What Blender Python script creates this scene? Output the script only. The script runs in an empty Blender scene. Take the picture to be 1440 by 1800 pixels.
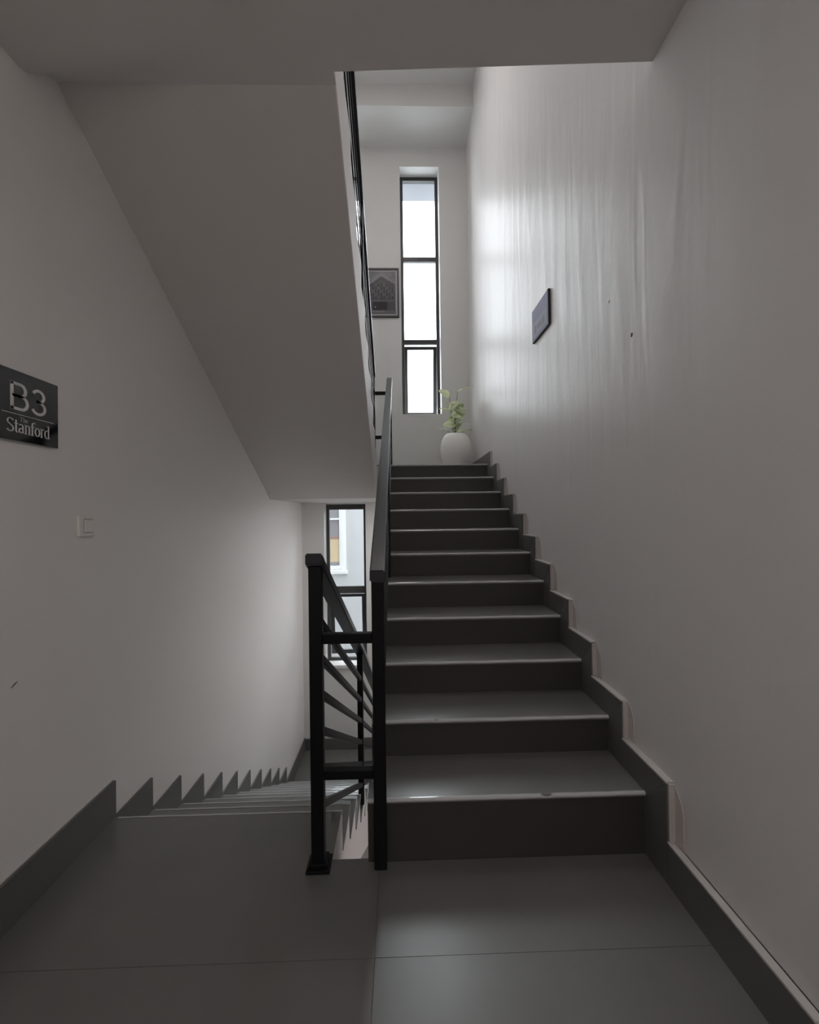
import bpy, bmesh, math, random
from mathutils import Vector, Matrix

random.seed(7)
scene = bpy.context.scene
COL = scene.collection

# ------------------------------------------------------------------ camera
cam_data = bpy.data.cameras.new('camera')
cam_data.sensor_fit = 'HORIZONTAL'
cam_data.sensor_width = 36.0
cam_data.lens = 761.86 / 1440 * 36.0
cam_data.clip_start = 0.02
cam_data.clip_end = 200
cam = bpy.data.objects.new('camera', cam_data)
COL.objects.link(cam)
RV = Vector((0.99961613, -0.02446636, -0.01299968))
UV = Vector((0.01283403, -0.00691527, 0.99989373))
FV = Vector((0.02455366, 0.99967674, 0.00659862))
M = Matrix.Identity(4)
for i in range(3):
    M[i][0] = RV[i]; M[i][1] = UV[i]; M[i][2] = -FV[i]
M[2][3] = 1.3587
cam.matrix_world = M
scene.camera = cam

# ------------------------------------------------------------------ sky, exposure
SKY = 4.2
world = bpy.data.worlds.new('overcast_sky')
scene.world = world
world.use_nodes = True
wn = world.node_tree.nodes
wn['Background'].inputs['Color'].default_value = (0.92, 0.955, 1.0, 1)
wn['Background'].inputs['Strength'].default_value = SKY
vs = scene.view_settings
vs.view_transform = 'Standard'
vs.look = 'None'
vs.gamma = 1.0
vs.use_curve_mapping = False
vs.exposure = 1.3
scene.cycles.max_bounces = 14
scene.cycles.diffuse_bounces = 9
scene.cycles.glossy_bounces = 4
scene.cycles.transparent_max_bounces = 12

# ------------------------------------------------------------------ dimensions (metres)
XL, XR = -1.324, 0.992        # side walls
YB = 5.938                    # window wall (inner face)
YF = -2.6                     # wall behind the viewer
H, T = 0.165, 0.295           # riser, going
D0 = 1.698                    # first nosing of the climbing flight
Z0 = 0.083                    # the first riser is taller by this much
def NZ(k): return Z0 + k * H
LZ = NZ(11)                   # upper half landing 1.898
LY = D0 + 10 * T              # its edge 4.648
DD = 2.021                    # edge of the descending flight
LLZ = -11 * H                 # lower half landing
LLY = DD + 10 * T
XG0, XG1 = -0.28, -0.137      # stairwell gap
XU = -0.235                   # edge of the upper flight
CZ = 3.08                     # ceiling underside
NFZ = LZ + 11 * H             # next floor
TOPZ = 6.70

# ------------------------------------------------------------------ materials
def principled(name, base, rough=0.5, metallic=0.0, spec=0.5, coat=0.0):
    m = bpy.data.materials.new(name); m.use_nodes = True
    b = m.node_tree.nodes['Principled BSDF']
    b.inputs['Base Color'].default_value = (*base, 1)
    b.inputs['Roughness'].default_value = rough
    b.inputs['Metallic'].default_value = metallic
    b.inputs['Specular IOR Level'].default_value = spec
    b.inputs['Coat Weight'].default_value = coat
    return m

def add_bump(m, scale, mapping, strength, dist=0.01, detail=4.0, rough_var=None, col_var=None, extra=None, distort=0.0):
    nt = m.node_tree; N = nt.nodes; L = nt.links
    b = N['Principled BSDF']
    tc = N.new('ShaderNodeTexCoord'); mp = N.new('ShaderNodeMapping')
    mp.inputs['Scale'].default_value = mapping
    L.new(tc.outputs['Object'], mp.inputs['Vector'])
    nz = N.new('ShaderNodeTexNoise'); nz.inputs['Scale'].default_value = scale
    nz.inputs['Detail'].default_value = detail
    nz.inputs['Distortion'].default_value = distort
    L.new(mp.outputs['Vector'], nz.inputs['Vector'])
    bp = N.new('ShaderNodeBump'); bp.inputs['Strength'].default_value = strength
    bp.inputs['Distance'].default_value = dist
    L.new(nz.outputs['Fac'], bp.inputs['Height'])
    last = bp
    if extra:
        s2, map2, st2, d2 = extra
        mp2 = N.new('ShaderNodeMapping'); mp2.inputs['Scale'].default_value = map2
        L.new(tc.outputs['Object'], mp2.inputs['Vector'])
        n2 = N.new('ShaderNodeTexNoise'); n2.inputs['Scale'].default_value = s2; n2.inputs['Detail'].default_value = 5
        L.new(mp2.outputs['Vector'], n2.inputs['Vector'])
        b2 = N.new('ShaderNodeBump'); b2.inputs['Strength'].default_value = st2; b2.inputs['Distance'].default_value = d2
        L.new(n2.outputs['Fac'], b2.inputs['Height']); L.new(bp.outputs['Normal'], b2.inputs['Normal'])
        last = b2
    L.new(last.outputs['Normal'], b.inputs['Normal'])
    if rough_var:
        mr = N.new('ShaderNodeMapRange'); mr.inputs['To Min'].default_value = rough_var[0]; mr.inputs['To Max'].default_value = rough_var[1]
        mr.inputs['From Min'].default_value = 0.3; mr.inputs['From Max'].default_value = 0.7
        L.new(nz.outputs['Fac'], mr.inputs['Value']); L.new(mr.outputs['Result'], b.inputs['Roughness'])
    if col_var:
        n3 = N.new('ShaderNodeTexNoise'); n3.inputs['Scale'].default_value = col_var[2]; n3.inputs['Detail'].default_value = 6
        L.new(tc.outputs['Object'], n3.inputs['Vector'])
        cr = N.new('ShaderNodeValToRGB')
        cr.color_ramp.elements[0].color = (*col_var[0], 1); cr.color_ramp.elements[0].position = 0.35
        cr.color_ramp.elements[1].color = (*col_var[1], 1); cr.color_ramp.elements[1].position = 0.65
        L.new(n3.outputs['Fac'], cr.inputs['Fac']); L.new(cr.outputs['Color'], b.inputs['Base Color'])
    return m

m_wall_r = add_bump(principled('glossy_wall_paint', (0.725, 0.705, 0.70), 0.36, spec=0.14), 1.0, (1, 5.5, 0.8), 0.5, 0.02, 2.5,
                    extra=(9.0, (1, 1, 1), 0.12, 0.01), distort=0.5)
m_wall = add_bump(principled('wall_paint', (0.82, 0.805, 0.79), 0.40, spec=0.3), 1.0, (2.5, 2.5, 1.2), 0.25, 0.012, 3,
                  extra=(60.0, (1, 1, 1), 0.05, 0.004))
m_back = add_bump(principled('back_wall_paint', (0.70, 0.70, 0.69), 0.5), 3.0, (1, 1, 1), 0.08, 0.01, 3)
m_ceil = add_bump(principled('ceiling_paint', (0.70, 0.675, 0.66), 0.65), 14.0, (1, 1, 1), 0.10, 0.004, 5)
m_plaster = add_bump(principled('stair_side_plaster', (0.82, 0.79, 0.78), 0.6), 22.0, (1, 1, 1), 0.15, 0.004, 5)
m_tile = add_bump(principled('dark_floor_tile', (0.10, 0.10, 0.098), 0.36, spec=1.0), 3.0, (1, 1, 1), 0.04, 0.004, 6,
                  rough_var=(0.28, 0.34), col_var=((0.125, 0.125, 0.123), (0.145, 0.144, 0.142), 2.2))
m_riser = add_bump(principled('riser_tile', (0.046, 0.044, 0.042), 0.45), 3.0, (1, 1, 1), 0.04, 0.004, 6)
m_skirt = add_bump(principled('skirting_tile', (0.115, 0.115, 0.115), 0.42), 6.0, (1, 1, 1), 0.05, 0.004, 5)
m_grout = principled('grout', (0.085, 0.083, 0.08), 0.8)
m_cement = add_bump(principled('cement_edge', (0.50, 0.48, 0.46), 0.8), 40.0, (1, 1, 1), 0.4, 0.004, 5)
m_wall_shadow = add_bump(principled('painted_wall_shadow', (0.62, 0.58, 0.56), 0.8), 30.0, (1, 1, 1), 0.2, 0.003, 4)  # darker wall tone carrying the shadow beside the skirting uprights
m_nose = principled('polished_nosing', (0.50, 0.515, 0.53), 0.14, spec=0.8)
m_black = add_bump(principled('black_painted_steel', (0.004, 0.004, 0.005), 0.45, spec=0.25), 30.0, (1, 1, 1), 0.03, 0.003, 3)
m_rail = principled('blue_black_handrail_paint', (0.018, 0.020, 0.026), 0.28)
m_frame = principled('dark_aluminium_frame', (0.05, 0.051, 0.052), 0.4)
m_white = principled('white_plastic', (0.84, 0.82, 0.79), 0.35)
m_sill = principled('white_sill_paint', (0.72, 0.72, 0.71), 0.5)
m_acrylic = principled('black_acrylic', (0.004, 0.004, 0.005), 0.06, coat=0.3)
m_silver = principled('silver_lettering', (0.74, 0.74, 0.74), 0.45)
m_silver_dim = principled('dull_silver_lettering', (0.42, 0.42, 0.42), 0.5)
m_pot = principled('white_ceramic', (0.90, 0.89, 0.86), 0.4)
m_soil = add_bump(principled('soil', (0.05, 0.035, 0.025), 0.95), 60, (1, 1, 1), 0.8, 0.01)
m_stem = principled('green_stem', (0.10, 0.14, 0.05), 0.5)
m_out = add_bump(principled('white_facade_paint', (0.60, 0.61, 0.62), 0.8), 8.0, (1, 1, 1), 0.05, 0.01)
m_own = add_bump(principled('light_absorbing_outer', (0.10, 0.10, 0.105), 0.85), 8.0, (1, 1, 1), 0.05, 0.01)  # kept dark so the unseen facade bounces less sky light onto the neighbour
m_ledge = principled('ledge_concrete', (0.26, 0.27, 0.30), 0.8)
m_outframe = principled('white_window_frame', (0.85, 0.86, 0.86), 0.5)
m_ground = add_bump(principled('concrete_yard', (0.38, 0.37, 0.35), 0.9), 2.0, (1, 1, 1), 0.2)

def glass_mat():
    m = bpy.data.materials.new('window_glass'); m.use_nodes = True
    nt = m.node_tree; N = nt.nodes; L = nt.links
    for n in list(N): N.remove(n)
    out = N.new('ShaderNodeOutputMaterial'); mix = N.new('ShaderNodeMixShader')
    tr = N.new('ShaderNodeBsdfTransparent'); tr.inputs['Color'].default_value = (0.97, 0.985, 0.98, 1)
    gl = N.new('ShaderNodeBsdfGlossy'); gl.inputs['Roughness'].default_value = 0.02
    fr = N.new('ShaderNodeFresnel'); fr.inputs['IOR'].default_value = 1.25
    L.new(fr.outputs['Fac'], mix.inputs['Fac']); L.new(tr.outputs['BSDF'], mix.inputs[1]); L.new(gl.outputs['BSDF'], mix.inputs[2])
    L.new(mix.outputs['Shader'], out.inputs['Surface'])
    return m
m_glass = glass_mat()

def leaf_mat():
    m = principled('variegated_leaf', (0.4, 0.5, 0.3), 0.4)
    nt = m.node_tree; N = nt.nodes; L = nt.links; b = N['Principled BSDF']
    at = N.new('ShaderNodeAttribute'); at.attribute_name = 'edge'
    nz = N.new('ShaderNodeTexNoise'); nz.inputs['Scale'].default_value = 70; nz.inputs['Detail'].default_value = 3
    tc = N.new('ShaderNodeTexCoord'); L.new(tc.outputs['Object'], nz.inputs['Vector'])
    ad = N.new('ShaderNodeMath'); ad.operation = 'ADD'
    mu = N.new('ShaderNodeMath'); mu.operation = 'MULTIPLY_ADD'; mu.inputs[1].default_value = 0.9; mu.inputs[2].default_value = -0.45
    L.new(nz.outputs['Fac'], mu.inputs[0]); L.new(mu.outputs[0], ad.inputs[0]); L.new(at.outputs['Fac'], ad.inputs[1])
    cr = N.new('ShaderNodeValToRGB'); e = cr.color_ramp.elements
    e[0].position = 0.02; e[0].color = (0.20, 0.29, 0.10, 1)
    e[1].position = 0.85; e[1].color = (0.86, 0.90, 0.70, 1)
    k = cr.color_ramp.elements.new(0.3); k.color = (0.52, 0.62, 0.36, 1)
    L.new(ad.outputs[0], cr.inputs['Fac']); L.new(cr.outputs['Color'], b.inputs['Base Color'])
    b.inputs['Subsurface Weight'].default_value = 0.0
    tl = N.new('ShaderNodeBsdfTranslucent'); L.new(cr.outputs['Color'], tl.inputs['Color'])
    mx = N.new('ShaderNodeMixShader'); mx.inputs['Fac'].default_value = 0.35
    L.new(b.outputs['BSDF'], mx.inputs[1]); L.new(tl.outputs['BSDF'], mx.inputs[2])
    L.new(mx.outputs['Shader'], N['Material Output'].inputs['Surface'])
    return m
m_leaf = leaf_mat()

# ------------------------------------------------------------------ mesh helpers
def link(name, me, mat=None, parent=None, loc=None):
    if mat is not None and len(me.materials) == 0: me.materials.append(mat)
    o = bpy.data.objects.new(name, me); COL.objects.link(o)
    if loc: o.location = loc
    if parent: o.parent = parent
    return o

def mesh(name, verts, faces):
    me = bpy.data.meshes.new(name); me.from_pydata([tuple(v) for v in verts], [], faces)
    bm = bmesh.new(); bm.from_mesh(me); bmesh.ops.recalc_face_normals(bm, faces=bm.faces); bm.to_mesh(me); bm.free()
    return me

def box_me(x0, x1, y0, y1, z0, z1, bev=0.0, seg=2):
    bm = bmesh.new()
    vs_ = [bm.verts.new(v) for v in ((x0,y0,z0),(x1,y0,z0),(x1,y1,z0),(x0,y1,z0),(x0,y0,z1),(x1,y0,z1),(x1,y1,z1),(x0,y1,z1))]
    for f in ((0,3,2,1),(4,5,6,7),(0,1,5,4),(1,2,6,5),(2,3,7,6),(3,0,4,7)): bm.faces.new([vs_[i] for i in f])
    if bev > 0: bmesh.ops.bevel(bm, geom=bm.edges[:], offset=bev, segments=seg, affect='EDGES', profile=0.5)
    me = bpy.data.meshes.new('box'); bm.to_mesh(me); bm.free(); return me

def box(name, x0, x1, y0, y1, z0, z1, mat, parent=None, bev=0.0):
    return link(name, box_me(x0, x1, y0, y1, z0, z1, bev), mat, parent)

def prism_x(pts, x0, x1):            # polygon in (y, z) extruded along x
    n = len(pts)
    v = [(x0, y, z) for y, z in pts] + [(x1, y, z) for y, z in pts]
    f = [tuple(range(n)), tuple(range(2*n-1, n-1, -1))] + [(i, (i+1) % n, n+(i+1) % n, n+i) for i in range(n)]
    return mesh('prism', v, f)

def prism_z(pts, z0, z1):
    n = len(pts)
    v = [(x, y, z0) for x, y in pts] + [(x, y, z1) for x, y in pts]
    f = [tuple(range(n)), tuple(range(2*n-1, n-1, -1))] + [(i, (i+1) % n, n+(i+1) % n, n+i) for i in range(n)]
    return mesh('prism', v, f)

def bar_me(A, B, w, h, bev=0.003):   # rectangular tube from A to B: w across x, h in the upright plane
    A = Vector(A); B = Vector(B); d = (B - A).normalized()
    s = Vector((1, 0, 0)) if abs(d.x) < 0.8 else Vector((0, 1, 0))
    u = s.cross(d).normalized(); s = d.cross(u).normalized()
    bm = bmesh.new(); vv = []
    for P in (A, B):
        for a, b in ((-1,-1),(1,-1),(1,1),(-1,1)): vv.append(bm.verts.new(P + s*a*w/2 + u*b*h/2))
    for f in ((0,1,2,3),(7,6,5,4),(0,4,5,1),(1,5,6,2),(2,6,7,3),(3,7,4,0)): bm.faces.new([vv[i] for i in f])
    bmesh.ops.recalc_face_normals(bm, faces=bm.faces)
    if bev: bmesh.ops.bevel(bm, geom=bm.edges[:], offset=bev, segments=2, affect='EDGES')
    me = bpy.data.meshes.new('bar'); bm.to_mesh(me); bm.free(); return me

def sloped_bar(A, B, w, h, bev=0.003):   # like bar_me but with plumb-cut ends and vertical thickness h
    (xa, ya, za), (xb, yb, zb) = A, B
    bm = bmesh.new(); vv = []
    for x, y, z in (A, B):
        for a, b in ((-1,-1),(1,-1),(1,1),(-1,1)): vv.append(bm.verts.new((x + a*w/2, y, z + b*h/2)))
    for f in ((0,1,2,3),(7,6,5,4),(0,4,5,1),(1,5,6,2),(2,6,7,3),(3,7,4,0)): bm.faces.new([vv[i] for i in f])
    bmesh.ops.recalc_face_normals(bm, faces=bm.faces)
    if bev: bmesh.ops.bevel(bm, geom=bm.edges[:], offset=bev, segments=2, affect='EDGES')
    me = bpy.data.meshes.new('bar'); bm.to_mesh(me); bm.free(); return me

def grid_wall_me(xs, zs, y0, y1, holes):   # slab in the xz plane with rectangular holes; reveals included
    solid = {}
    for i in range(len(xs)-1):
        for j in range(len(zs)-1):
            cx = (xs[i]+xs[i+1])/2; cz = (zs[j]+zs[j+1])/2
            solid[i, j] = not any(a < cx < b and c < cz < d for a, b, c, d in holes)
    V = {}; verts = []; faces = []
    def v(x, y, z):
        k = (round(x, 5), round(y, 5), round(z, 5))
        if k not in V: V[k] = len(verts); verts.append(k)
        return V[k]
    for (i, j), s in solid.items():
        if not s: continue
        a, b, c, d = xs[i], xs[i+1], zs[j], zs[j+1]
        faces.append((v(a,y0,c), v(b,y0,c), v(b,y0,d), v(a,y0,d)))
        faces.append((v(a,y1,d), v(b,y1,d), v(b,y1,c), v(a,y1,c)))
        if not solid.get((i-1, j), False): faces.append((v(a,y0,c), v(a,y0,d), v(a,y1,d), v(a,y1,c)))
        if not solid.get((i+1, j), False): faces.append((v(b,y0,c), v(b,y1,c), v(b,y1,d), v(b,y0,d)))
        if not solid.get((i, j-1), False): faces.append((v(a,y0,c), v(a,y1,c), v(b,y1,c), v(b,y0,c)))
        if not solid.get((i, j+1), False): faces.append((v(a,y0,d), v(b,y0,d), v(b,y1,d), v(a,y1,d)))
    return mesh('wall', verts, faces)

def empty(name, loc=(0, 0, 0)):
    o = bpy.data.objects.new(name, None); COL.objects.link(o); o.location = loc
    o.empty_display_size = 0.1
    return o

def tag(o, label, cat=None, group=None, kind=None):
    o['label'] = label
    if cat: o['category'] = cat
    if group: o['group'] = group
    if kind: o['kind'] = kind
    return o

def put(o, parent):   # keep world coordinates of a mesh built in world space under an Empty that has a location
    o.parent = parent; o.matrix_parent_inverse = Matrix.Translation(-Vector(parent.location)); return o

def struct(o, label, cat):
    return tag(o, label, cat, kind='structure')

# ------------------------------------------------------------------ shell of the stairwell
WT = 0.262
o = box('wall_right', XR, XR+0.2, YF, YB+WT, -3.7, TOPZ+0.1, m_wall_r)
struct(o, 'tall glossy off-white wall right of the climbing stairs', 'wall')
o = box('wall_left', XL-0.2, XL, YF, YB+WT, -3.7, TOPZ+0.1, m_wall)
struct(o, 'off-white painted wall left of the descending stairs with light switch', 'wall')

UZ0, UZ1 = 2.74, 6.156
LW0, LW1 = -0.68, 1.52
OP = {'ur': (0.070, 0.607, UZ0, UZ1), 'ul': (-1.02, -0.462, UZ0, UZ1), 'll': (-1.022, -0.458, LW0, LW1), 'lr': (0.070, 0.607, LW0, LW1)}
xs = [XL, -1.022, -1.02, -0.462, -0.458, 0.070, 0.607, XR]
zs = [-3.7, LW0, LW1, UZ0, UZ1, TOPZ+0.1]
o = link('wall_back', grid_wall_me(xs, zs, YB, YB+WT, list(OP.values())), m_back)
struct(o, 'pale grey end wall with tall narrow windows and framed picture', 'wall')
o = box('wall_front', XL, XR, YF-0.2, YF, -3.7, TOPZ+0.1, m_wall)
struct(o, 'off-white wall behind the viewer closing the stair hall', 'wall')

# floor at the viewer's level: concrete plus large tiles
FS = 0.25
pts = [(XL, YF), (XR, YF), (XR, D0+0.30), (XG1, D0+0.30), (XG1, 1.73), (XG0, 1.73), (XG0, DD-0.002), (XL, DD-0.002)]
floor = link('floor', prism_z(pts, -FS, -0.0012), m_grout)
struct(floor, 'dark grey tiled landing floor at the foot of the stairs', 'floor')
# white plaster edge of the slab facing the gap
o = box('slab_edge', XG0-0.004, XG0+0.001, 1.73, DD-0.002, -FS, -0.0015, m_plaster, floor)
tag(o, 'white plastered slab edge facing the stairwell gap')
JX = -0.092
rows = [(1.342, 99.0)] + [(1.342-0.6*(i+1), 1.342-0.6*i) for i in range(7)]
g = 0.0007
for (ya, yb) in rows:
    ya = max(ya, YF)
    if yb <= ya: continue
    if yb > 50:
        link('tile', prism_z([(XL+.002, ya+g), (JX-g, ya+g), (JX-g, 1.73), (XG0, 1.73), (XG0, DD-0.012), (XL+.002, DD-0.012)], -0.0012, 0.0), m_tile, floor)
        link('tile', prism_z([(JX+g, ya+g), (XR-.002, ya+g), (XR-.002, D0+0.012), (XG1, D0+0.012), (XG1, 1.73), (JX+g, 1.73)] if D0+0.012 > 1.73 else
                             [(JX+g, ya+g), (XR-.002, ya+g), (XR-.002, D0+0.012), (JX+g, D0+0.012)], -0.0012, 0.0), m_tile, floor)
    else:
        link('tile', box_me(XL+.002, JX-g, ya+g, yb-g, -0.0012, 0.0, 0.0004, 1), m_tile, floor)
        link('tile', box_me(JX+g, XR-.002, ya+g, yb-g, -0.0012, 0.0, 0.0004, 1), m_tile, floor)

# ceiling slab over the viewer (its edge runs slightly askew), with a plastered cove at the left wall
E1, E2, E3 = 1.622, 1.675, 1.727
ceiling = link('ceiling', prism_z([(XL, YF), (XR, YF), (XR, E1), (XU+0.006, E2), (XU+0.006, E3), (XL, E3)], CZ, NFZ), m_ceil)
struct(ceiling, 'dim plastered ceiling slab over the viewer with straight front edge', 'ceiling')
cv, cf = [], []
ny, nx = 40, 14
for i in range(ny+1):
    y = YF + (E3-0.01-YF)*i/ny if i < 20 else 0.9 + (E3-0.01-0.9)*(i-20)/(ny-20)
    y = YF + (0.9-YF)*i/20 if i < 20 else y
    t = max(0.0, min(1.0, (E3-0.01-y)/0.16)); dr = 0.118*t*t*(3-2*t)
    for j in range(nx+1):
        q = j/nx; fall = 1-q*q*(3-2*q)
        cv.append((XL+0.0005+0.75*q, y, CZ-0.0015-dr*fall))
for i in range(ny):
    for j in range(nx):
        a = i*(nx+1)+j; cf.append((a, a+1, a+nx+2, a+nx+1))
me = mesh('cove', cv, cf)
for p_ in me.polygons: p_.use_smooth = True
o = link('plaster_cove', me, m_ceil, ceiling)

# topmost ceiling with the dropped beam along the window wall
tc_ = box('ceiling_upper', XL, XR, YF, YB, TOPZ, TOPZ+0.1, m_back)
struct(tc_, 'bright upper ceiling high above the half landing', 'ceiling')
bm_ = box('beam', XL, XR, 5.33, YB, 6.42, TOPZ, m_back, tc_)
tag(bm_, 'dropped beam above the window')

o = box('floor_basement', XL, XR, YF, YB, -3.7, -3.6, m_tile)
struct(o, 'floor at the bottom of the stairwell below the lower landing', 'floor')
# half landings
ul = link('floor_upper_landing', prism_z([(XL, LY+0.001), (XG1, LY+0.001), (XG1, LY+0.301), (XR, LY+0.301), (XR, YB), (XL, YB)], 1.537, LZ-0.012), m_ceil)
struct(ul, 'upper half landing slab carrying the potted plant', 'floor')
for i, (xa, xb) in enumerate(((XL+.002, XG1-0.002), (XG1, 0.27), (0.272, XR-.002))):
    for (ya, yb) in ((LY+0.302 if xb > XG1 and xa > XU-.2 else LY, 5.45), (5.452, YB-0.002)):
        box('tile', xa, xb, ya, yb, LZ-0.012, LZ, m_tile, ul)
ll = box('floor_lower_landing', XL, XR, LLY-0.02, YB, LLZ-0.25, LLZ-0.012, m_plaster)
struct(ll, 'lower half landing floor of grey tiles beneath the lower window', 'floor')
for i, (xa, xb) in enumerate(((XL+.002, -0.70), (-0.698, -0.10), (-0.098, 0.50), (0.502, XR-.002))):
    for (ya, yb) in ((LLY+0.0, 5.55), (5.552, YB-0.002)):
        box('tile', xa, xb, ya, yb, LLZ-0.012, LLZ, m_tile, ll)

# ------------------------------------------------------------------ flights of stairs
TT = 0.018       # tread tile
OV = 0.014       # overhang of the nosing over the riser
def nosing_me(x0, x1, r, notch=None):
    # polished quarter-round edge strip; notch = (x, half width, depth) for a chipped spot
    n = 60; verts = []; faces = []
    prof = [(0.007, -0.004), (0.007, 0.0018), (0.0, 0.0018), (-0.55*r, -0.12*r), (-0.9*r, -0.5*r), (-1.0*r, -1.0*r), (-0.9*r, -1.6*r), (0.0, -1.8*r)]
    for i in range(n+1):
        x = x0 + (x1-x0)*i/n; d = 0.0; s = 1.0
        if notch:
            for nx, hw, dp in notch:
                t = abs(x-nx)/hw
                if t < 1: d = dp*(0.5+0.5*math.cos(math.pi*t))
        w = 0.0004*math.sin(x*23.0)+0.0003*math.sin(x*51+1)
        for (py, pz) in prof: verts.append((x, py + d*0.8, pz - d*0.7 + w))
    m_ = len(prof)
    for i in range(n):
        for j in range(m_): faces.append((i*m_+j, i*m_+(j+1) % m_, (i+1)*m_+(j+1) % m_, (i+1)*m_+j))
    faces.append(tuple(range(m_))); faces.append(tuple(range(n*m_, (n+1)*m_)))
    return mesh('nosing', verts, faces)

# --- climbing flight on the right
fr = empty('stair_flight', (0.42, D0, 0))
tag(fr, 'dark grey tiled stair flight climbing on the right to the potted plant', 'staircase')
prof = [(D0+0.30, -0.013)]
prof = []
yr = D0 + OV + 0.012
prof.append((yr, 0.0))
for k in range(1, 12):
    y = D0 + (k-1)*T + OV + 0.012
    prof.append((y, NZ(k-1) - (TT if k > 1 else 0)))
    prof.append((y, NZ(k) - TT))
prof.append((LY+0.30, LZ-TT)); prof.append((LY+0.30, 1.537)); prof.append((4.49, 1.537))
prof.append((D0+0.45, 0.0))
pp = [prof[0]] + [q for i, q in enumerate(prof[1:], 1) if (abs(q[0]-prof[i-1][0])+abs(q[1]-prof[i-1][1])) > 1e-4]
put(link('stair_body', prism_x(pp, XG1+0.002, XR-0.001), m_plaster), fr)
SKT = 0.030          # skirting thickness
for k in range(1, 12):
    y = D0 + (k-1)*T
    depth = T + OV if k < 11 else 0.30
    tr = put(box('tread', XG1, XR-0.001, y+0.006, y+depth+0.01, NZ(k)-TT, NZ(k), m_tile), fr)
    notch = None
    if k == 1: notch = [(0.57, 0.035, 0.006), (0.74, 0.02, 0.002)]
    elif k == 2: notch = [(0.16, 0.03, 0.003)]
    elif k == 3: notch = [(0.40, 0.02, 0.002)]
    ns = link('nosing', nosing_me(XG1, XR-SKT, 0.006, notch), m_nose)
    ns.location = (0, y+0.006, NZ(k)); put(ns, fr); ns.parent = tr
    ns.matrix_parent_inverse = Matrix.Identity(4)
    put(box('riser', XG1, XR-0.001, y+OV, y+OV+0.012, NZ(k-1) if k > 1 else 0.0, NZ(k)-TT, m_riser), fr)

# --- descending flight on the left
fd = empty('stair_flight', (-0.8, DD, 0))
tag(fd, 'dark grey tiled stair flight descending on the left beyond the newel post', 'staircase')
pr = [(DD+0.0, -0.013)]
for k in range(1, 11):
    pr.append((DD + (k-1)*T - 0.02, -k*H - TT)); pr.append((DD + k*T - 0.02, -k*H - TT))
pr.append((DD+10*T-0.02, -11*H)); pr.append((DD+10*T-0.02, -11*H-0.25)); pr.append((DD+9.3*T, -11*H-0.25)); pr.append((DD-0.02, -0.26-0.10)); pr.append((DD-0.02, -0.013))
pr = pr[1:]
pr.insert(0, (DD-0.02, -0.013)) if False else None
put(link('stair_body', prism_x(pr, XL+0.001, XG0-0.001), m_plaster), fd)
for k in range(0, 11):
    y = DD + k*T
    if k > 0:
        tr = put(box('tread', XL+0.001, XG0+0.004, y-T-0.008, y-0.006, -k*H-TT, -k*H, m_tile), fd)
    else:
        tr = put(box('tread', XL+0.001, XG0+0.004, y-0.0115, y-0.006, -TT, 0, m_tile), fd)
    ns = link('nosing', nosing_me(XL+SKT, XG0+0.004, 0.006), m_nose)
    ns.rotation_euler = (0, 0, math.pi); ns.location = (XL+SKT+XG0+0.004, y-0.006, -k*H)
    ns.parent = tr; ns.matrix_parent_inverse = Matrix.Translation(-Vector(fd.location)) if False else Matrix.Identity(4)
    put(box('riser', XL+0.001, XG0, y-0.02, y-0.008, -(k+1)*H, -k*H-TT, m_riser), fd)

# --- upper flight seen from below
fu = empty('stair_flight', (-0.78, LY, LZ))
tag(fu, 'upper stair flight seen from below as broad sloping plaster soffit', 'staircase')
pu = [(LY-0.0, 1.537)]
pu.append((LY-OV, LZ-TT))
for k in range(1, 11):
    y = LY - (k-1)*T
    pu.append((y-OV, LZ+(k-1)*H-TT)); pu.append((y-OV, LZ+k*H-TT))
pu.append((E3+0.001, NFZ-H-TT)); pu.append((E3+0.001, CZ)); pu.append((4.498, 1.537))
pu2 = [pu[0]]
for q in pu[1:]:
    if abs(q[0]-pu2[-1][0])+abs(q[1]-pu2[-1][1]) > 1e-3: pu2.append(q)
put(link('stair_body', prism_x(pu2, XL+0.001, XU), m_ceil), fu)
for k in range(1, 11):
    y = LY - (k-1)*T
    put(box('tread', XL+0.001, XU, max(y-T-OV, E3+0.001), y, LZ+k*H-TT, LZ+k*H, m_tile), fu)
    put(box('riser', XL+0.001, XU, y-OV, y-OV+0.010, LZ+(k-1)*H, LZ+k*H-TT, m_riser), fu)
# light plaster skin on the side of the flight facing the well
sk = [(y, z) for y, z in pu2]
put(link('stair_side', prism_x(sk, XU, XU+0.006), m_plaster), fu)

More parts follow.
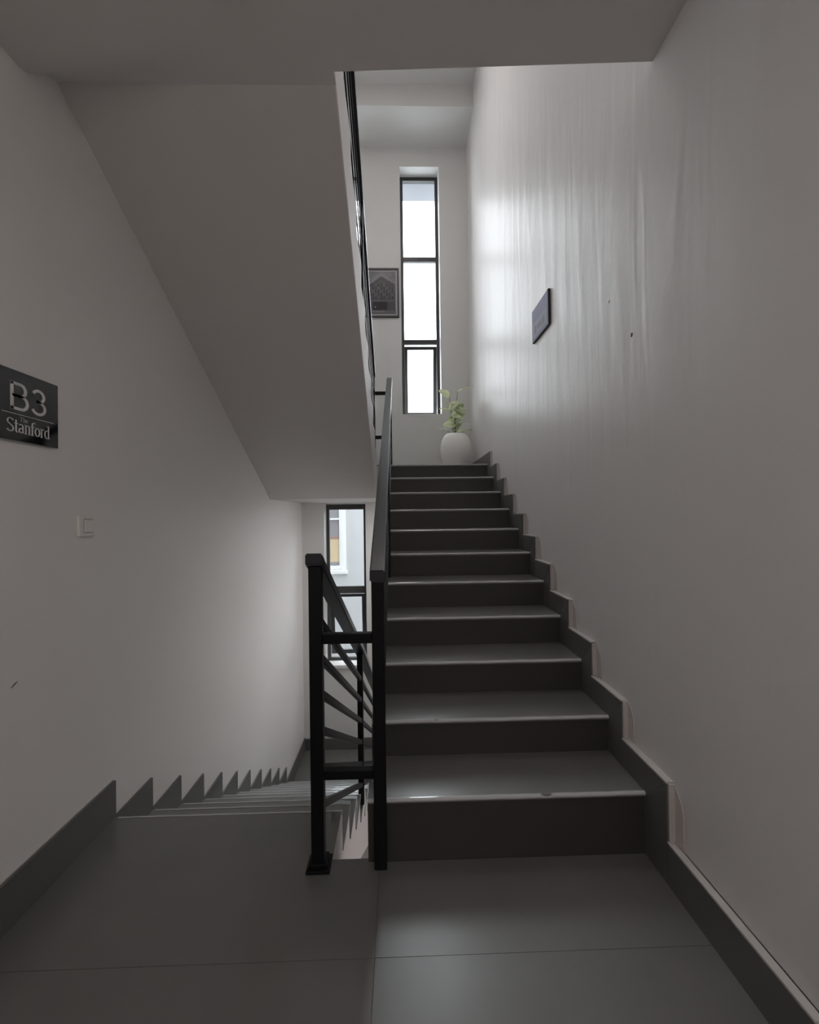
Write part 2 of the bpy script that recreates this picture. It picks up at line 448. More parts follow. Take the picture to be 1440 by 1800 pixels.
# ------------------------------------------------------------------ skirting tiles
HS = 0.118
XSK = XR - SKT
br = box('baseboard_right', XR-0.004, XR-0.0005, YF, 1.56, 0.0, 0.156, m_cement)
struct(br, 'stepped grey tile skirting along the right wall', 'baseboard')
def skirt_piece(poly, name='skirting_tile', parent=br, x0=XSK, x1=XR-0.004, mat=m_skirt):
    return link(name, prism_x(poly, x0, x1), mat, parent)
def cement_strip(y0, y1, z):
    return link('cement_bead', prism_x([(y0, z), (y1, z), (y1, z+0.006), (y0, z+0.006)], XSK+0.0008, XR-0.0005), m_cement, br)
yy = YF
for ya, yb in ((YF, -1.2), (-1.198, 0.0), (0.002, 1.0), (1.002, D0-0.1345)):
    skirt_piece([(ya, 0), (yb, 0), (yb, 0.15), (ya, 0.15)]); cement_strip(ya, yb, 0.15)
FO = 0.112
for k in range(1, 12):
    n = D0 + (k-1)*T; a = n - FO - (0.022 if k == 1 else 0)
    zl = NZ(k-1) if k > 1 else 0.0
    zt = NZ(k) + HS
    jit = random.uniform(-0.004, 0.004)
    # upright piece beside the riser, mitred
    skirt_piece([(a+0.001, zl), (n+OV, zl), (n+OV, NZ(k)-TT), (n, NZ(k)), (a+0.001, zt-0.002)])
    b = D0 + k*T - FO if k < 11 else YB-0.03
    skirt_piece([(n+0.001, NZ(k)+0.0008), (b, NZ(k)+0.0008), (b, zt+jit), (a+0.003, zt+jit)])
    cement_strip(a+0.003, b, zt+jit)
    link('cement_bead', prism_x([(a-0.006, zl+HS+0.006 if k > 1 else 0.15), (a+0.001, zl+HS+0.006 if k > 1 else 0.15), (a+0.001, zt), (a-0.006, zt)], XSK+0.006, XR-0.0005), m_cement, br)

    zb_ = (zl+HS+0.006) if k > 1 else 0.156
    if k < 11:      # cast shadow of each upright tile, painted as a flat wall patch
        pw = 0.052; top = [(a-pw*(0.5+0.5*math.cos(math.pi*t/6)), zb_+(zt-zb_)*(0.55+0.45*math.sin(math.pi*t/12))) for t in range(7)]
        link('shadow_patch', prism_x([(a-pw, zb_)] + top + [(a+0.001, zt), (a+0.001, zb_)], XR-0.0025, XR-0.0004), m_wall_shadow, br)
HL = 0.163
bl = box('baseboard_left', XL+0.0005, XL+0.004, YF, DD, 0.0, HL+0.003, m_cement)
struct(bl, 'sawtooth grey tile skirting down the left wall', 'baseboard')
def lpiece(ya, yb, z, h=HL):
    return link('skirting_tile', prism_x([(ya, z), (yb, z), (yb, z+h), (ya, z+h)], XL+0.004, XL+0.016), m_skirt, bl)
for ya, yb in ((YF, -1.2), (-1.198, 0.0), (0.002, 1.2), (1.202, DD)): lpiece(ya, yb, 0.0005)
for k in range(1, 11):
    lpiece(DD+(k-1)*T+0.001, DD+k*T, -k*H+0.0008)
lpiece(LLY+0.001, YB-0.003, LLZ+0.0008, HL)
bk = box('baseboard_back', XL+0.02, XR-0.02, YB-0.004, YB-0.0005, LLZ, LLZ+0.16, m_cement)
struct(bk, 'grey tile skirting at the foot of the lower window wall', 'baseboard')
for xa, xb in ((XL+0.02, -0.70), (-0.698, -0.10), (-0.098, 0.5), (0.502, XR-0.02)):
    box('skirting_tile', xa, xb, YB-0.016, YB-0.004, LLZ+0.001, LLZ+0.15, m_skirt, bk)
bk2 = box('baseboard_upper', XL+0.02, XR-0.03, YB-0.004, YB-0.0005, LZ, LZ+0.11, m_cement)
struct(bk2, 'low grey tile skirting behind the pot on the upper landing', 'baseboard')
for xa, xb in ((XL+0.02, -0.33), (-0.328, 0.27), (0.272, XR-0.03)):
    box('skirting_tile', xa, xb, YB-0.014, YB-0.004, LZ+0.001, LZ+0.105, m_skirt, bk2)

# ------------------------------------------------------------------ windows
def make_window(idx, op, transom_z, open_deg, label, fw=0.042, head=0.05, tw=0.065):
    x0, x1, z0, z1 = op
    w = empty('window_%d' % idx, ((x0+x1)/2, YB+0.2, z0))
    struct(w, label, 'window')
    ya, yb = YB+0.185, YB+0.235
    def bx(n, a, b, c, d, e, f, mat=m_frame, par=w, bev=0.002):
        return put(box(n, a, b, c, d, e, f, mat, None, bev), par)
    bx('frame_jamb', x0+0.001, x0+fw, ya, yb, z0+0.001, z1-0.001)
    bx('frame_jamb', x1-fw, x1-0.001, ya, yb, z0+0.001, z1-0.001)
    bx('frame_head', x0+fw, x1-fw, ya, yb, z1-head, z1-0.001)
    bx('frame_foot', x0+fw, x1-fw, ya, yb, z0+0.001, z0+0.045)
    tz = transom_z
    for z in tz: bx('transom', x0+fw, x1-fw, ya, yb, z-tw/2, z+tw/2)
    tops = [z1-head] + [z-tw/2 for z in tz[:-1]]
    bots = [z+tw/2 for z in tz]
    for zt, zb in zip(tops, bots):
        bx('pane', x0+fw, x1-fw, ya+0.022, ya+0.027, zb, zt, m_glass, bev=0)
    # top-hung sash under the last transom
    st = tz[-1]-tw/2-0.012; sb = z0+0.05; sx0 = x0+fw*0.7; sx1 = x1-fw*0.7; s = 0.055
    piv = empty('sash', (0, 0, 0)); piv.parent = w
    hinge = Vector(((x0+x1)/2, YB+0.256, st))
    piv.location = hinge - Vector(w.location)
    piv.rotation_euler = (math.radians(open_deg), 0, 0)
    hh = st - sb; hw = (sx1-sx0)/2
    def sbx(n, a, b, c, d, e, f, mat=m_frame):
        return link(n, box_me(a, b, c, d, e, f, 0.002 if mat is m_frame else 0), mat, piv)
    sbx('sash_rail', -hw, hw, -0.018, 0.018, -s*0.8, 0)
    sbx('sash_rail', -hw, hw, -0.018, 0.018, -hh, -hh+s)
    sbx('sash_stile', -hw, -hw+s, -0.018, 0.018, -hh+s, -s*0.8)
    sbx('sash_stile', hw-s, hw, -0.018, 0.018, -hh+s, -s*0.8)
    sbx('sash_pane', -hw+s, hw-s, -0.003, 0.003, -hh+s, -s*0.8, m_glass)
    sbx('sash_handle', -0.012, 0.012, -0.05, -0.018, -hh+0.01, -hh+0.025)
    return w
make_window(1, OP['ur'], [4.985, 3.81], 9, 'tall narrow upper window with open bottom sash beside the picture')
make_window(2, OP['ul'], [4.985, 3.81], 9, 'tall upper window mostly hidden behind the upper railing, left of picture')
w3 = make_window(3, OP['ll'], [0.315], 7, 'lower black framed window looking onto a white building', fw=0.042, head=0.075, tw=0.10)
make_window(4, OP['lr'], [0.315], 7, 'lower window hidden behind the climbing flight', fw=0.042, head=0.075, tw=0.10)
o = put(box('window_sill', OP['ll'][0]-0.03, OP['ll'][1]+0.03, YB-0.03, YB+0.18, LW0-0.035, LW0+0.012, m_sill, None, 0.006), w3)

# ------------------------------------------------------------------ railing
rail = empty('stair_railing', (-0.2, 1.70, 0.0))
tag(rail, 'black steel stair railing with sloping bars winding between the flights', 'railing')
def rput(name, me, mat=m_black): return put(link(name, me, mat), rail)
S = H / T
PW = 0.050
# descending side
X1, Y1 = -0.328, 1.702
Xm, Ym = -0.287, 3.06
Xe, Ye = -0.285, 4.90
TOP1 = 1.195
def zdown(Y, z1): return z1 - S*(Y - Y1)
rput('post', box_me(X1-PW/2, X1+PW/2, Y1-0.022, Y1+0.022, 0.0, TOP1-0.03, 0.003))
rput('base_plate', box_me(X1-0.043, X1+0.048, Y1-0.045, Y1+0.045, 0.0, 0.012, 0.002))
rput('base_collar', box_me(X1-0.034, X1+0.036, Y1-0.034, Y1+0.034, 0.012, 0.030, 0.004))
rput('post', box_me(Xm-0.020, Xm+0.020, Ym-0.02, Ym+0.02, -4*H+0.001, zdown(Ym, TOP1-0.05), 0.003))
rput('post', box_me(Xe-0.020, Xe+0.020, Ye-0.02, Ye+0.02, -10*H+0.001, zdown(Ye, TOP1-0.05), 0.003))
for (A, B) in (((X1, Y1-0.04), (Xm, Ym)), ((Xm, Ym), (Xe, Ye+0.05))):
    rput('handrail', sloped_bar((A[0], A[1], zdown(A[1], TOP1-0.022)), (B[0], B[1], zdown(B[1], TOP1-0.022)), 0.066, 0.046, 0.005), m_rail)
for zb in (0.958, 0.812, 0.666, 0.518, 0.368, 0.222):
    rput('bar', sloped_bar((X1, Y1+0.02, zdown(Y1+0.02, zb+0.01)), (Xm, Ym-0.02, zdown(Ym-0.02, zb+0.01)), 0.026, 0.034, 0.003))
    rput('bar', sloped_bar((Xm, Ym+0.02, zdown(Ym+0.02, zb+0.01)), (Xe, Ye-0.02, zdown(Ye-0.02, zb+0.01)), 0.026, 0.034, 0.003))
# climbing side
X2, Y2 = -0.086, 1.690
X3, Y3 = -0.084, 4.68
TOP2 = 1.165
def zup(Y, z1): return z1 + S*(Y - Y2)
rput('post', box_me(X2-0.024, X2+0.024, Y2-0.022, Y2+0.0215, 0.0, TOP2-0.03, 0.003))
for yq, k in ((3.14, 5), (Y3, 11)):
    rput('post', box_me(X3-0.020, X3+0.020, yq-0.02, yq+0.02, NZ(k)+0.001, zup(yq, TOP2-0.05), 0.003))
rput('handrail', sloped_bar((X2, Y2-0.035, zup(Y2-0.035, TOP2-0.022)), (X3, Y3+0.03, zup(Y3+0.03, TOP2-0.022)), 0.058, 0.046, 0.005), m_rail)
for zb in (0.958, 0.812, 0.666, 0.518, 0.398):
    rput('bar', sloped_bar((X2, Y2+0.02, zup(Y2+0.02, zb)), (X3, Y3-0.02, zup(Y3-0.02, zb)), 0.026, 0.034, 0.003))
# short level bars joining the two newel posts
rput('cross_bar', box_me(X1+PW/2, X2-0.024, Y1-0.016, Y1+0.016, 0.862, 0.902, 0.003))
rput('cross_bar', box_me(X1+PW/2, X2-0.024, Y1-0.016, Y1+0.016, 0.338, 0.374, 0.003))
# upper flight side
X4 = -0.252; Y4 = 4.66
TOP3 = LZ + 1.01
def zup2(Y, z1): return z1 + S*(Y4 - Y)
Y5 = 1.80
for yq in (Y4, 3.22, 1.96):
    k = max(0, int((LY - yq)/T) + 1) if yq < LY-0.05 else 0
    rput('post', box_me(X4-0.012, X4+0.012, yq-0.02, yq+0.02, LZ+k*H+0.001, zup2(yq, TOP3-0.05), 0.003))
rput('handrail', sloped_bar((X4, Y5, zup2(Y5, TOP3-0.022)), (X4, Y4+0.03, zup2(Y4+0.03, TOP3-0.022)), 0.036, 0.046, 0.004), m_rail)
for zb in (0.80, 0.60, 0.40, 0.22):
    rput('bar', sloped_bar((X4, Y5, zup2(Y5, LZ+zb)), (X4, Y4-0.02, zup2(Y4-0.02, LZ+zb)), 0.008, 0.034, 0.001))
rput('cross_bar', box_me(X4+0.012, X3-0.020, Y4-0.005, Y4+0.025, 2.655, 2.690, 0.003))
rput('cross_bar', box_me(X4+0.012, X3-0.020, Y4-0.005, Y4+0.025, 2.180, 2.215, 0.003))

# ------------------------------------------------------------------ lettering: a small pen model
def arc(cx, cy, rx, ry, a0, a1, n=14):
    return [(cx + rx*math.cos(math.radians(a0+(a1-a0)*i/n)), cy + ry*math.sin(math.radians(a0+(a1-a0)*i/n))) for i in range(n+1)]
def pen(strokes, wv, wh):
    verts = []; faces = []
    for st in strokes:
        pts = [Vector((p[0], p[1])) for p in st]
        n = len(pts); ring = []
        for i in range(n):
            d = (pts[min(i+1, n-1)] - pts[max(i-1, 0)]).normalized()
            w = math.sqrt((wv*d.y)**2 + (wh*d.x)**2)/2
            nrm = Vector((-d.y, d.x))
            ring.append((pts[i]+nrm*w, pts[i]-nrm*w))
        b = len(verts)
        for l, r in ring:
            verts += [(l.x, l.y, 0), (r.x, r.y, 0), (l.x, l.y, 1), (r.x, r.y, 1)]
        for i in range(n-1):
            a = b+4*i; c = a+4
            faces += [(a+2, a+3, c+3, c+2), (a, c, c+1, a+1), (a, a+2, c+2, c), (a+1, c+1, c+3, a+3)]
        faces += [(b, b+1, b+3, b+2), (b+4*(n-1), b+4*(n-1)+2, b+4*(n-1)+3, b+4*(n-1)+1)]
    return verts, faces
# glyphs: strokes in units of cap height 1, x advance
def serif(x, y, w=0.16): return [(x-w/2, y), (x+w/2, y)]
GL = {
 'B': ([[(0.06, 0), (0.06, 1)], [(0.0, 0.955), (0.36, 0.955)] + arc(0.36, 0.735, 0.20, 0.22, 90, -90) + [(0.06, 0.515)], [(0.06, 0.515), (0.40, 0.515)] + arc(0.40, 0.28, 0.23, 0.235, 90, -90) + [(0.0, 0.045)]], 0.78),
 '3': ([arc(0.30, 0.735, 0.22, 0.22, 160, -90) + [(0.22, 0.515)], [(0.22, 0.515)] + arc(0.30, 0.28, 0.26, 0.235, 90, -160)], 0.62),
 'S': ([arc(0.26, 0.76, 0.19, 0.21, 25, 250, 14) + arc(0.24, 0.24, 0.21, 0.23, 60, -155, 14), serif(0.44, 0.86, 0.02)], 0.50),
 't': ([[(0.14, 0.92), (0.14, 0.12)] + arc(0.24, 0.12, 0.10, 0.10, 180, 300, 6), [(0.02, 0.66), (0.28, 0.66)]], 0.30),
 'a': ([arc(0.18, 0.50, 0.13, 0.16, 150, 0, 8) + [(0.31, 0.06), (0.38, 0.02)], arc(0.18, 0.19, 0.13, 0.17, 60, 330, 12)], 0.42),
 'n': ([[(0.10, 0.66), (0.10, 0.0)], [(0.10, 0.50)] + arc(0.23, 0.50, 0.12, 0.16, 160, 0, 8) + [(0.35, 0.0)], serif(0.10, 0.01), serif(0.35, 0.01), serif(0.06, 0.655, 0.1)], 0.45),
 'f': ([[(0.12, 0.0), (0.12, 0.84)] + arc(0.25, 0.84, 0.13, 0.16, 180, 40, 8), [(0.0, 0.66), (0.28, 0.66)], serif(0.12, 0.01)], 0.30),
 'o': ([arc(0.20, 0.33, 0.16, 0.32, 0, 360, 24)], 0.42),
 'r': ([[(0.10, 0.66), (0.10, 0.0)], [(0.10, 0.48)] + arc(0.22, 0.50, 0.11, 0.15, 170, 50, 6), serif(0.10, 0.01), serif(0.06, 0.655, 0.1)], 0.32),
 'd': ([[(0.33, 1.0), (0.33, 0.0)], arc(0.19, 0.31, 0.15, 0.31, 70, 290, 16), serif(0.28, 0.99, 0.1), serif(0.38, 0.01, 0.1)], 0.46),
 'T': ([[(0.28, 1.0), (0.28, 0.0)], [(0.0, 0.97), (0.56, 0.97)], serif(0.28, 0.01, 0.22)], 0.58),
 'h': ([[(0.10, 1.0), (0.10, 0.0)], [(0.10, 0.50)] + arc(0.23, 0.50, 0.12, 0.16, 160, 0, 8) + [(0.35, 0.0)], serif(0.10, 0.01), serif(0.35, 0.01)], 0.46),
 'e': ([[(0.05, 0.36), (0.34, 0.36)] + arc(0.20, 0.36, 0.14, 0.29, 0, 180, 10)[1:], arc(0.20, 0.33, 0.16, 0.32, 170, 320, 10)], 0.40),
}
def write(text, parent, xw, y0, z0, hgt, width, wv, wh, mat, side=1):
    """letters on a wall plane x = xw, reading towards +y (side=1: seen from +x)"""
    adv = [GL[c][1] for c in text]; tot = sum(adv); sx = width/tot
    y = y0
    for c, a in zip(text, adv):
        v, f = pen(GL[c][0], wv*hgt/sx if False else wv, wh)
        vv = [(side*0.0012*p[2], p[0]*sx*side, p[1]*hgt) for p in v]
        put(link('letter', mesh('letter', vv, f), mat, None, (xw, y, z0)), parent)
        y += a*sx*side

# ------------------------------------------------------------------ sign on the left wall
sg = empty('wall_sign', (XL, 1.572, 1.752))
tag(sg, 'glossy black floor sign reading B3 on the left wall', 'sign')
put(link('sign_panel', box_me(XL+0.001, XL+0.013, 1.440, 1.704, 1.632, 1.874, 0.0015), m_acrylic), sg)
SX = XL + 0.0131
write('B3', sg, SX, 1.497, 1.738, 0.094, 0.150, 0.115, 0.105, m_silver)
put(link('divider_line', box_me(SX, SX+0.0008, 1.465, 1.680, 1.7225, 1.7245), m_silver), sg)
write('Stanford', sg, SX, 1.482, 1.6605, 0.046, 0.182, 0.085, 0.05, m_silver)
write('The', sg, SX, 1.533, 1.7000, 0.016, 0.035, 0.10, 0.06, m_silver_dim)

# light switch
sw = empty('light_switch', (XL, 1.853, 1.330))
tag(sw, 'small white square light switch on the left wall', 'switch')
put(link('switch_plate', box_me(XL+0.0005, XL+0.013, 1.810, 1.898, 1.286, 1.374, 0.004), m_white), sw)
rk = box_me(-0.004, 0.004, -0.023, 0.023, -0.027, 0.027, 0.002)
put(link('rocker_surround', box_me(XL+0.0125, XL+0.0135, 1.836, 1.887, 1.300, 1.360), principled('switch_recess', (0.30, 0.29, 0.28), 0.5)), sw)
r_ = put(link('switch_rocker', rk, m_white, None, (XL+0.0145, 1.861, 1.330)), sw); r_.rotation_euler = (0, math.radians(4), 0)

# small scuffs on the walls
m_scuff = principled('dark_scuff', (0.12, 0.11, 0.10), 0.8)
wl = bpy.data.objects['wall_left']; wr = bpy.data.objects['wall_right']
def scuff(parent, x, y, z, w, h, ang, sgn):
    c, s_ = math.cos(ang), math.sin(ang); pts = []
    for i in range(8):
        a = 2*math.pi*i/8; r = random.uniform(0.7, 1.1); u = w*r*math.cos(a); v = h*r*math.sin(a)
        pts.append((y+u*c-v*s_, z+u*s_+v*c))
    link('scuff_mark', prism_x(pts, x, x+sgn*0.0006), m_scuff, parent)
scuff(wl, XL, 1.52, 0.795, 0.020, 0.0025, 0.5, 1)
scuff(wr, XR, 1.80, 2.105, 0.010, 0.012, 0.3, -1)
scuff(wr, XR, 1.99, 2.34, 0.004, 0.010, 0.6, -1)
# plaque on the right wall
pq = empty('wall_plaque', (XR, 2.92, 2.69))
tag(pq, 'small dark edged plaque on the bright right wall', 'sign')
put(link('plaque_panel', box_me(XR-0.016, XR-0.001, 2.752, 3.086, 2.575, 2.803, 0.001), principled('plaque_edge', (0.02, 0.018, 0.025), 0.4)), pq)
m_pqf = principled('plaque_face_print', (0.20, 0.20, 0.31), 0.55, spec=0.12)
put(link('plaque_face', box_me(XR-0.0175, XR-0.016, 2.757, 3.083, 2.580, 2.800, 0.0005), m_pqf), pq)
m_pql = principled('plaque_lower_print', (0.24, 0.25, 0.31), 0.55, spec=0.12)
put(link('plaque_lower_band', box_me(XR-0.0182, XR-0.0175, 2.775, 3.065, 2.595, 2.700), m_pql), pq)
m_pqd = principled('plaque_marks', (0.17, 0.17, 0.23), 0.55, spec=0.12)
for ya, yb, za, zb_ in ((2.83, 2.86, 2.62, 2.67), (2.88, 2.97, 2.635, 2.66), (2.99, 3.03, 2.615, 2.675)):
    put(link('plaque_mark', box_me(XR-0.0186, XR-0.0182, ya, yb, za, zb_), m_pqd), pq)

# ------------------------------------------------------------------ framed picture between the upper windows
pc = empty('framed_picture', (-0.20, YB, 4.40))
tag(pc, 'black framed photograph of a gabled building on the window wall', 'picture')
px0, px1, pz0, pz1 = -0.445, 0.040, 4.068, 4.742
fwid = 0.022
for nme, a, b, c, d in (('frame_rail', px0, px1, pz1-fwid, pz1), ('frame_rail', px0, px1, pz0, pz0+fwid), ('frame_stile', px0, px0+fwid, pz0+fwid, pz1-fwid), ('frame_stile', px1-fwid, px1, pz0+fwid, pz1-fwid)):
    put(box(nme, a, b, YB-0.025, YB-0.001, c, d, m_frame, None, 0.002), pc)
m_mat = principled('picture_mount', (0.42, 0.41, 0.44), 0.5)
put(box('mount', px0+fwid, px1-fwid, YB-0.012, YB-0.002, pz0+fwid, pz1-fwid, m_mat), pc)
GREYS = {}
def grey(v):
    v = round(v, 3)
    if v not in GREYS: GREYS[v] = principled('print_grey_%d' % int(v*1000), (v*1.25, v*1.24, v*1.36), 0.3)
    return GREYS[v]
# flat print: layered ink shapes gathered in one print mesh
pv, pf, pm = [], [], []
def ink(poly, g_, layer):
    b = len(pv)
    for u, w_ in poly:
        pv.append((px0+0.045+u*(px1-px0-0.09), YB-0.0122-0.00015*layer, pz0+0.045+w_*(pz1-pz0-0.09)))
    pf.append(tuple(range(b, b+len(poly)))); pm.append(grey(g_))
def inkr(a, b, c, d, g_, l): ink([(a, c), (b, c), (b, d), (a, d)], g_, l)
inkr(0, 1, 0, 1, 0.16, 0)
inkr(0, 1, 0.72, 1, 0.14, 1); ink([(0.0, 0.8), (0.5, 1), (0.0, 1)], 0.10, 2); ink([(0.55, 1), (0.7, 0.86), (1, 0.82), (1, 1)], 0.11, 2)
for u, w_ in ((0.62, 0.93), (0.70, 0.90), (0.78, 0.94), (0.84, 0.91), (0.74, 0.86)): inkr(u-0.02, u+0.02, w_-0.02, w_+0.02, 0.19, 3)
ink([(0.02, 0.08), (0.98, 0.08), (0.98, 0.72), (0.50, 0.92), (0.02, 0.66)], 0.060, 4)           # gabled facade
ink([(0.0, 0.645), (0.50, 0.90), (1.0, 0.70), (1.0, 0.735), (0.50, 0.945), (0.0, 0.685)], 0.17, 5)  # pale eaves
ink([(0.06, 0.62), (0.50, 0.86), (0.94, 0.67), (0.94, 0.64), (0.50, 0.82), (0.06, 0.59)], 0.035, 5)
for i in range(9):
    u = 0.10+i*0.095
    for j in range(5):
        w_ = 0.36+j*0.075
        if w_ < 0.56 + 0.24*(1-abs(u-0.5)/0.5): inkr(u, u+0.045, w_, w_+0.05, 0.022 if (i+j) % 3 else 0.10, 6)
    inkr(u-0.028, u-0.012, 0.33, 0.62, 0.105, 6)
inkr(0.04, 0.96, 0.30, 0.325, 0.11, 7)
inkr(0.22, 0.70, 0.10, 0.29, 0.014, 7); inkr(0.74, 0.92, 0.10, 0.24, 0.06, 7); inkr(0.05, 0.18, 0.10, 0.24, 0.05, 7)
inkr(0, 1, 0.0, 0.085, 0.10, 8); inkr(0.27, 0.31, 0.15, 0.18, 0.30, 8); inkr(0.18, 0.6, 0.05, 0.075, 0.17, 9)
me = bpy.data.meshes.new('print'); me.from_pydata(pv, [], pf)
for i, p_ in enumerate(me.polygons):
    if pm[i].name not in [m.name for m in me.materials]: me.materials.append(pm[i])
    p_.material_index = [m.name for m in me.materials].index(pm[i].name)
o = put(link('print', me), pc); tag(o, 'grey printed photograph of a gabled building')

# ------------------------------------------------------------------ pot and plant
PX, PY = 0.735, 5.50
pot = empty('plant_pot', (PX, PY, LZ))
tag(pot, 'white egg shaped ceramic pot on the upper landing corner', 'pot')
prof = [(0.0, 0.0), (0.11, 0.0), (0.135, 0.012), (0.165, 0.10), (0.188, 0.20), (0.196, 0.27), (0.190, 0.34), (0.172, 0.41), (0.145, 0.458), (0.128, 0.475), (0.118, 0.478), (0.110, 0.470), (0.118, 0.44), (0.12, 0.42), (0.0, 0.42)]
nseg = 48; verts = []; faces = []
for r0, z in prof[:-1]:
    for i in range(nseg):
        a = 2*math.pi*i/nseg; verts.append((r0*math.cos(a), r0*math.sin(a), z))
for j in range(len(prof)-2):
    for i in range(nseg):
        faces.append((j*nseg+i, j*nseg+(i+1) % nseg, (j+1)*nseg+(i+1) % nseg, (j+1)*nseg+i))
me = mesh('pot', verts, faces)
for p_ in me.polygons: p_.use_smooth = True
b_ = link('pot_body', me, m_pot, pot)
bm = bmesh.new(); bmesh.ops.create_circle(bm, cap_ends=True, radius=0.119, segments=32)
me = bpy.data.meshes.new('soil'); bm.to_mesh(me); bm.free()
link('soil', me, m_soil, pot, (0, 0, 0.432))

plant = empty('potted_plant', (PX, PY, LZ+0.432))
tag(plant, 'leafy plant with pale variegated leaves growing in the white pot', 'plant')
ZT = 2.392
K = 0.00040
def W(u, v, dy=0.0): return Vector((PX + (u-720)*K, PY + dy, ZT + (1670-v)*K))
def tube_me(pts, r0, r1, seg=8):
    verts = []; faces = []; n = len(pts)
    for i, p_ in enumerate(pts):
        d = (pts[min(i+1, n-1)]-pts[max(i-1, 0)]).normalized()
        s = d.cross(Vector((0, 1, 0.01))).normalized(); t = s.cross(d).normalized(); r = r0+(r1-r0)*i/(n-1)
        for k in range(seg):
            a = 2*math.pi*k/seg; verts.append(p_ + s*math.cos(a)*r + t*math.sin(a)*r)
    for i in range(n-1):
        for k in range(seg): faces.append((i*seg+k, i*seg+(k+1) % seg, (i+1)*seg+(k+1) % seg, (i+1)*seg+k))
    faces.append(tuple(range(seg))); faces.append(tuple(range((n-1)*seg, n*seg)))
    me = mesh('tube', verts, faces)
    for p_ in me.polygons: p_.use_smooth = True
    return me
main = [Vector((PX, PY, LZ+0.435)), W(715, 1550), W(705, 1300), W(715, 1050), W(745, 800), W(765, 640), W(800, 420), W(815, 330)]
put(link('stem', tube_me(main, 0.010, 0.0025), m_stem), plant)
put(link('stem', tube_me([Vector((PX-0.02, PY+0.03, LZ+0.435)), W(640, 1300, 0.05), W(600, 900, 0.06), W(560, 620, 0.03), W(540, 510, -0.02)], 0.006, 0.002), m_stem), plant)

def leaf(base, tip, width, face, cup=0.10, pale=0.0, droop=0.06):
    """base/tip world points; width in metres; face = vector the upper side looks to"""
    d = tip-base; L_ = d.length; d.normalize()
    f = Vector(face); s = d.cross(f).normalized(); n = s.cross(d).normalized()
    nu, nv = 9, 5; width *= 1.5; pale += 0.2
    verts = []; faces = []; edge = []
    for i in range(nu+1):
        t = i/nu
        w = width*0.5*(math.sin(math.pi*min(1, t**0.72)))**0.85 if 0 < t < 1 else 0.0006
        for j in range(-nv//2+1-0, nv//2+1):
            q = j/(nv//2)
            wav = 0.035*width*math.sin(t*14+q*2)
            p_ = base + d*(L_*t) + s*(w*q) + n*(cup*width*q*q + wav*abs(q) - droop*L_*(2*t-1)**2)
            verts.append(p_); edge.append(0.15+0.75*abs(q)**1.5+pale if 0 < t < 1 else 0.7)
    m_ = len(range(-nv//2+1-0, nv//2+1))
    for i in range(nu):
        for j in range(m_-1): faces.append((i*m_+j, i*m_+j+1, (i+1)*m_+j+1, (i+1)*m_+j))
    me = bpy.data.meshes.new('leaf'); me.from_pydata([tuple(v) for v in verts], [], faces)
    at = me.attributes.new('edge', 'FLOAT', 'POINT')
    for i, e in enumerate(edge): at.data[i].value = e
    for p_ in me.polygons: p_.use_smooth = True
    o = put(link('leaf', me, m_leaf), plant)
    sm = o.modifiers.new('thick', 'SOLIDIFY'); sm.thickness = 0.0012
    return o
F = (0, -1, 0.35)
leaf(W(560, 530, -.02), W(185, 330, -.04), 0.088, (0.2, -1, 0.5), pale=0.25)
leaf(W(770, 335), W(1285, 195, 0.0), 0.075, (-0.1, -0.30, 1), pale=0.2)
leaf(W(790, 650, -.02), W(480, 1010, -.08), 0.075, (-0.5, -1, 0.4), pale=0.2)
leaf(W(560, 900, .04), W(215, 850, .05), 0.06, (0, -0.5, 1), pale=0.4)
leaf(W(700, 715, .03), W(330, 665, .05), 0.05, (0, -0.25, 1), pale=0.35)
leaf(W(790, 710, .03), W(990, 655, .06), 0.05, (0, -0.25, 1), pale=0.25)
leaf(W(700, 1010, -.02), W(1000, 760, -.03), 0.085, (0.5, -1, 0.1), pale=-0.15)
leaf(W(730, 1030, 0), W(1110, 900, .02), 0.075, (0.2, -0.6, 0.8), pale=-0.15)
leaf(W(720, 930, .02), W(860, 720, .05), 0.07, (0.2, -1, 0.2), pale=-0.15)
leaf(W(810, 1110, -.05), W(545, 1170, -.10), 0.080, (-0.1, -1, 0.4), pale=0.15)
leaf(W(700, 1230, -.04), W(1010, 1090, -.06), 0.080, (0.2, -1, 0.2), pale=-0.1)
leaf(W(690, 1180, -.05), W(880, 1290, -.11), 0.060, (0.2, -1, 0.3), pale=0.0)
leaf(W(730, 1400, 0), W(1165, 1265, .02), 0.070, (0.1, -0.35, 1), pale=-0.1)
leaf(W(715, 1400, -.03), W(275, 1475, -.09), 0.082, (-0.1, -1, 0.6), pale=0.28)
leaf(W(710, 1480, -.03), W(900, 1420, -.06), 0.060, (0.3, -1, 0.2), pale=-0.1)
leaf(W(690, 1500, .0), W(600, 1640, -.07), 0.060, (0.0, -1, 0.2), pale=-0.05)
leaf(W(560, 1620, -.02), W(190, 1570, -.03), 0.045, (0, -0.25, 1), pale=0.1)
leaf(W(760, 1640, -.02), W(1230, 1555, -.02), 0.075, (0, -0.35, 1), pale=-0.1)
leaf(W(760, 1640, -.05), W(1060, 1700, -.10), 0.050, (0.1, -0.4, 1), pale=-0.1)
leaf(W(700, 860, -.03), W(560, 760, -.06), 0.05, (-0.2, -1, 0.3), pale=0.1)
leaf(W(700, 1330, -.05), W(520, 1290, -.09), 0.045, (-0.1, -0.8, 0.6), pale=0.0)
leaf(W(740, 900, -.04), W(940, 1010, -.08), 0.05, (0.2, -1, 0.3), pale=-0.1)
leaf(W(640, 1270, .05), W(560, 1080, .09), 0.06, (0, -1, 0.3), pale=0.0)

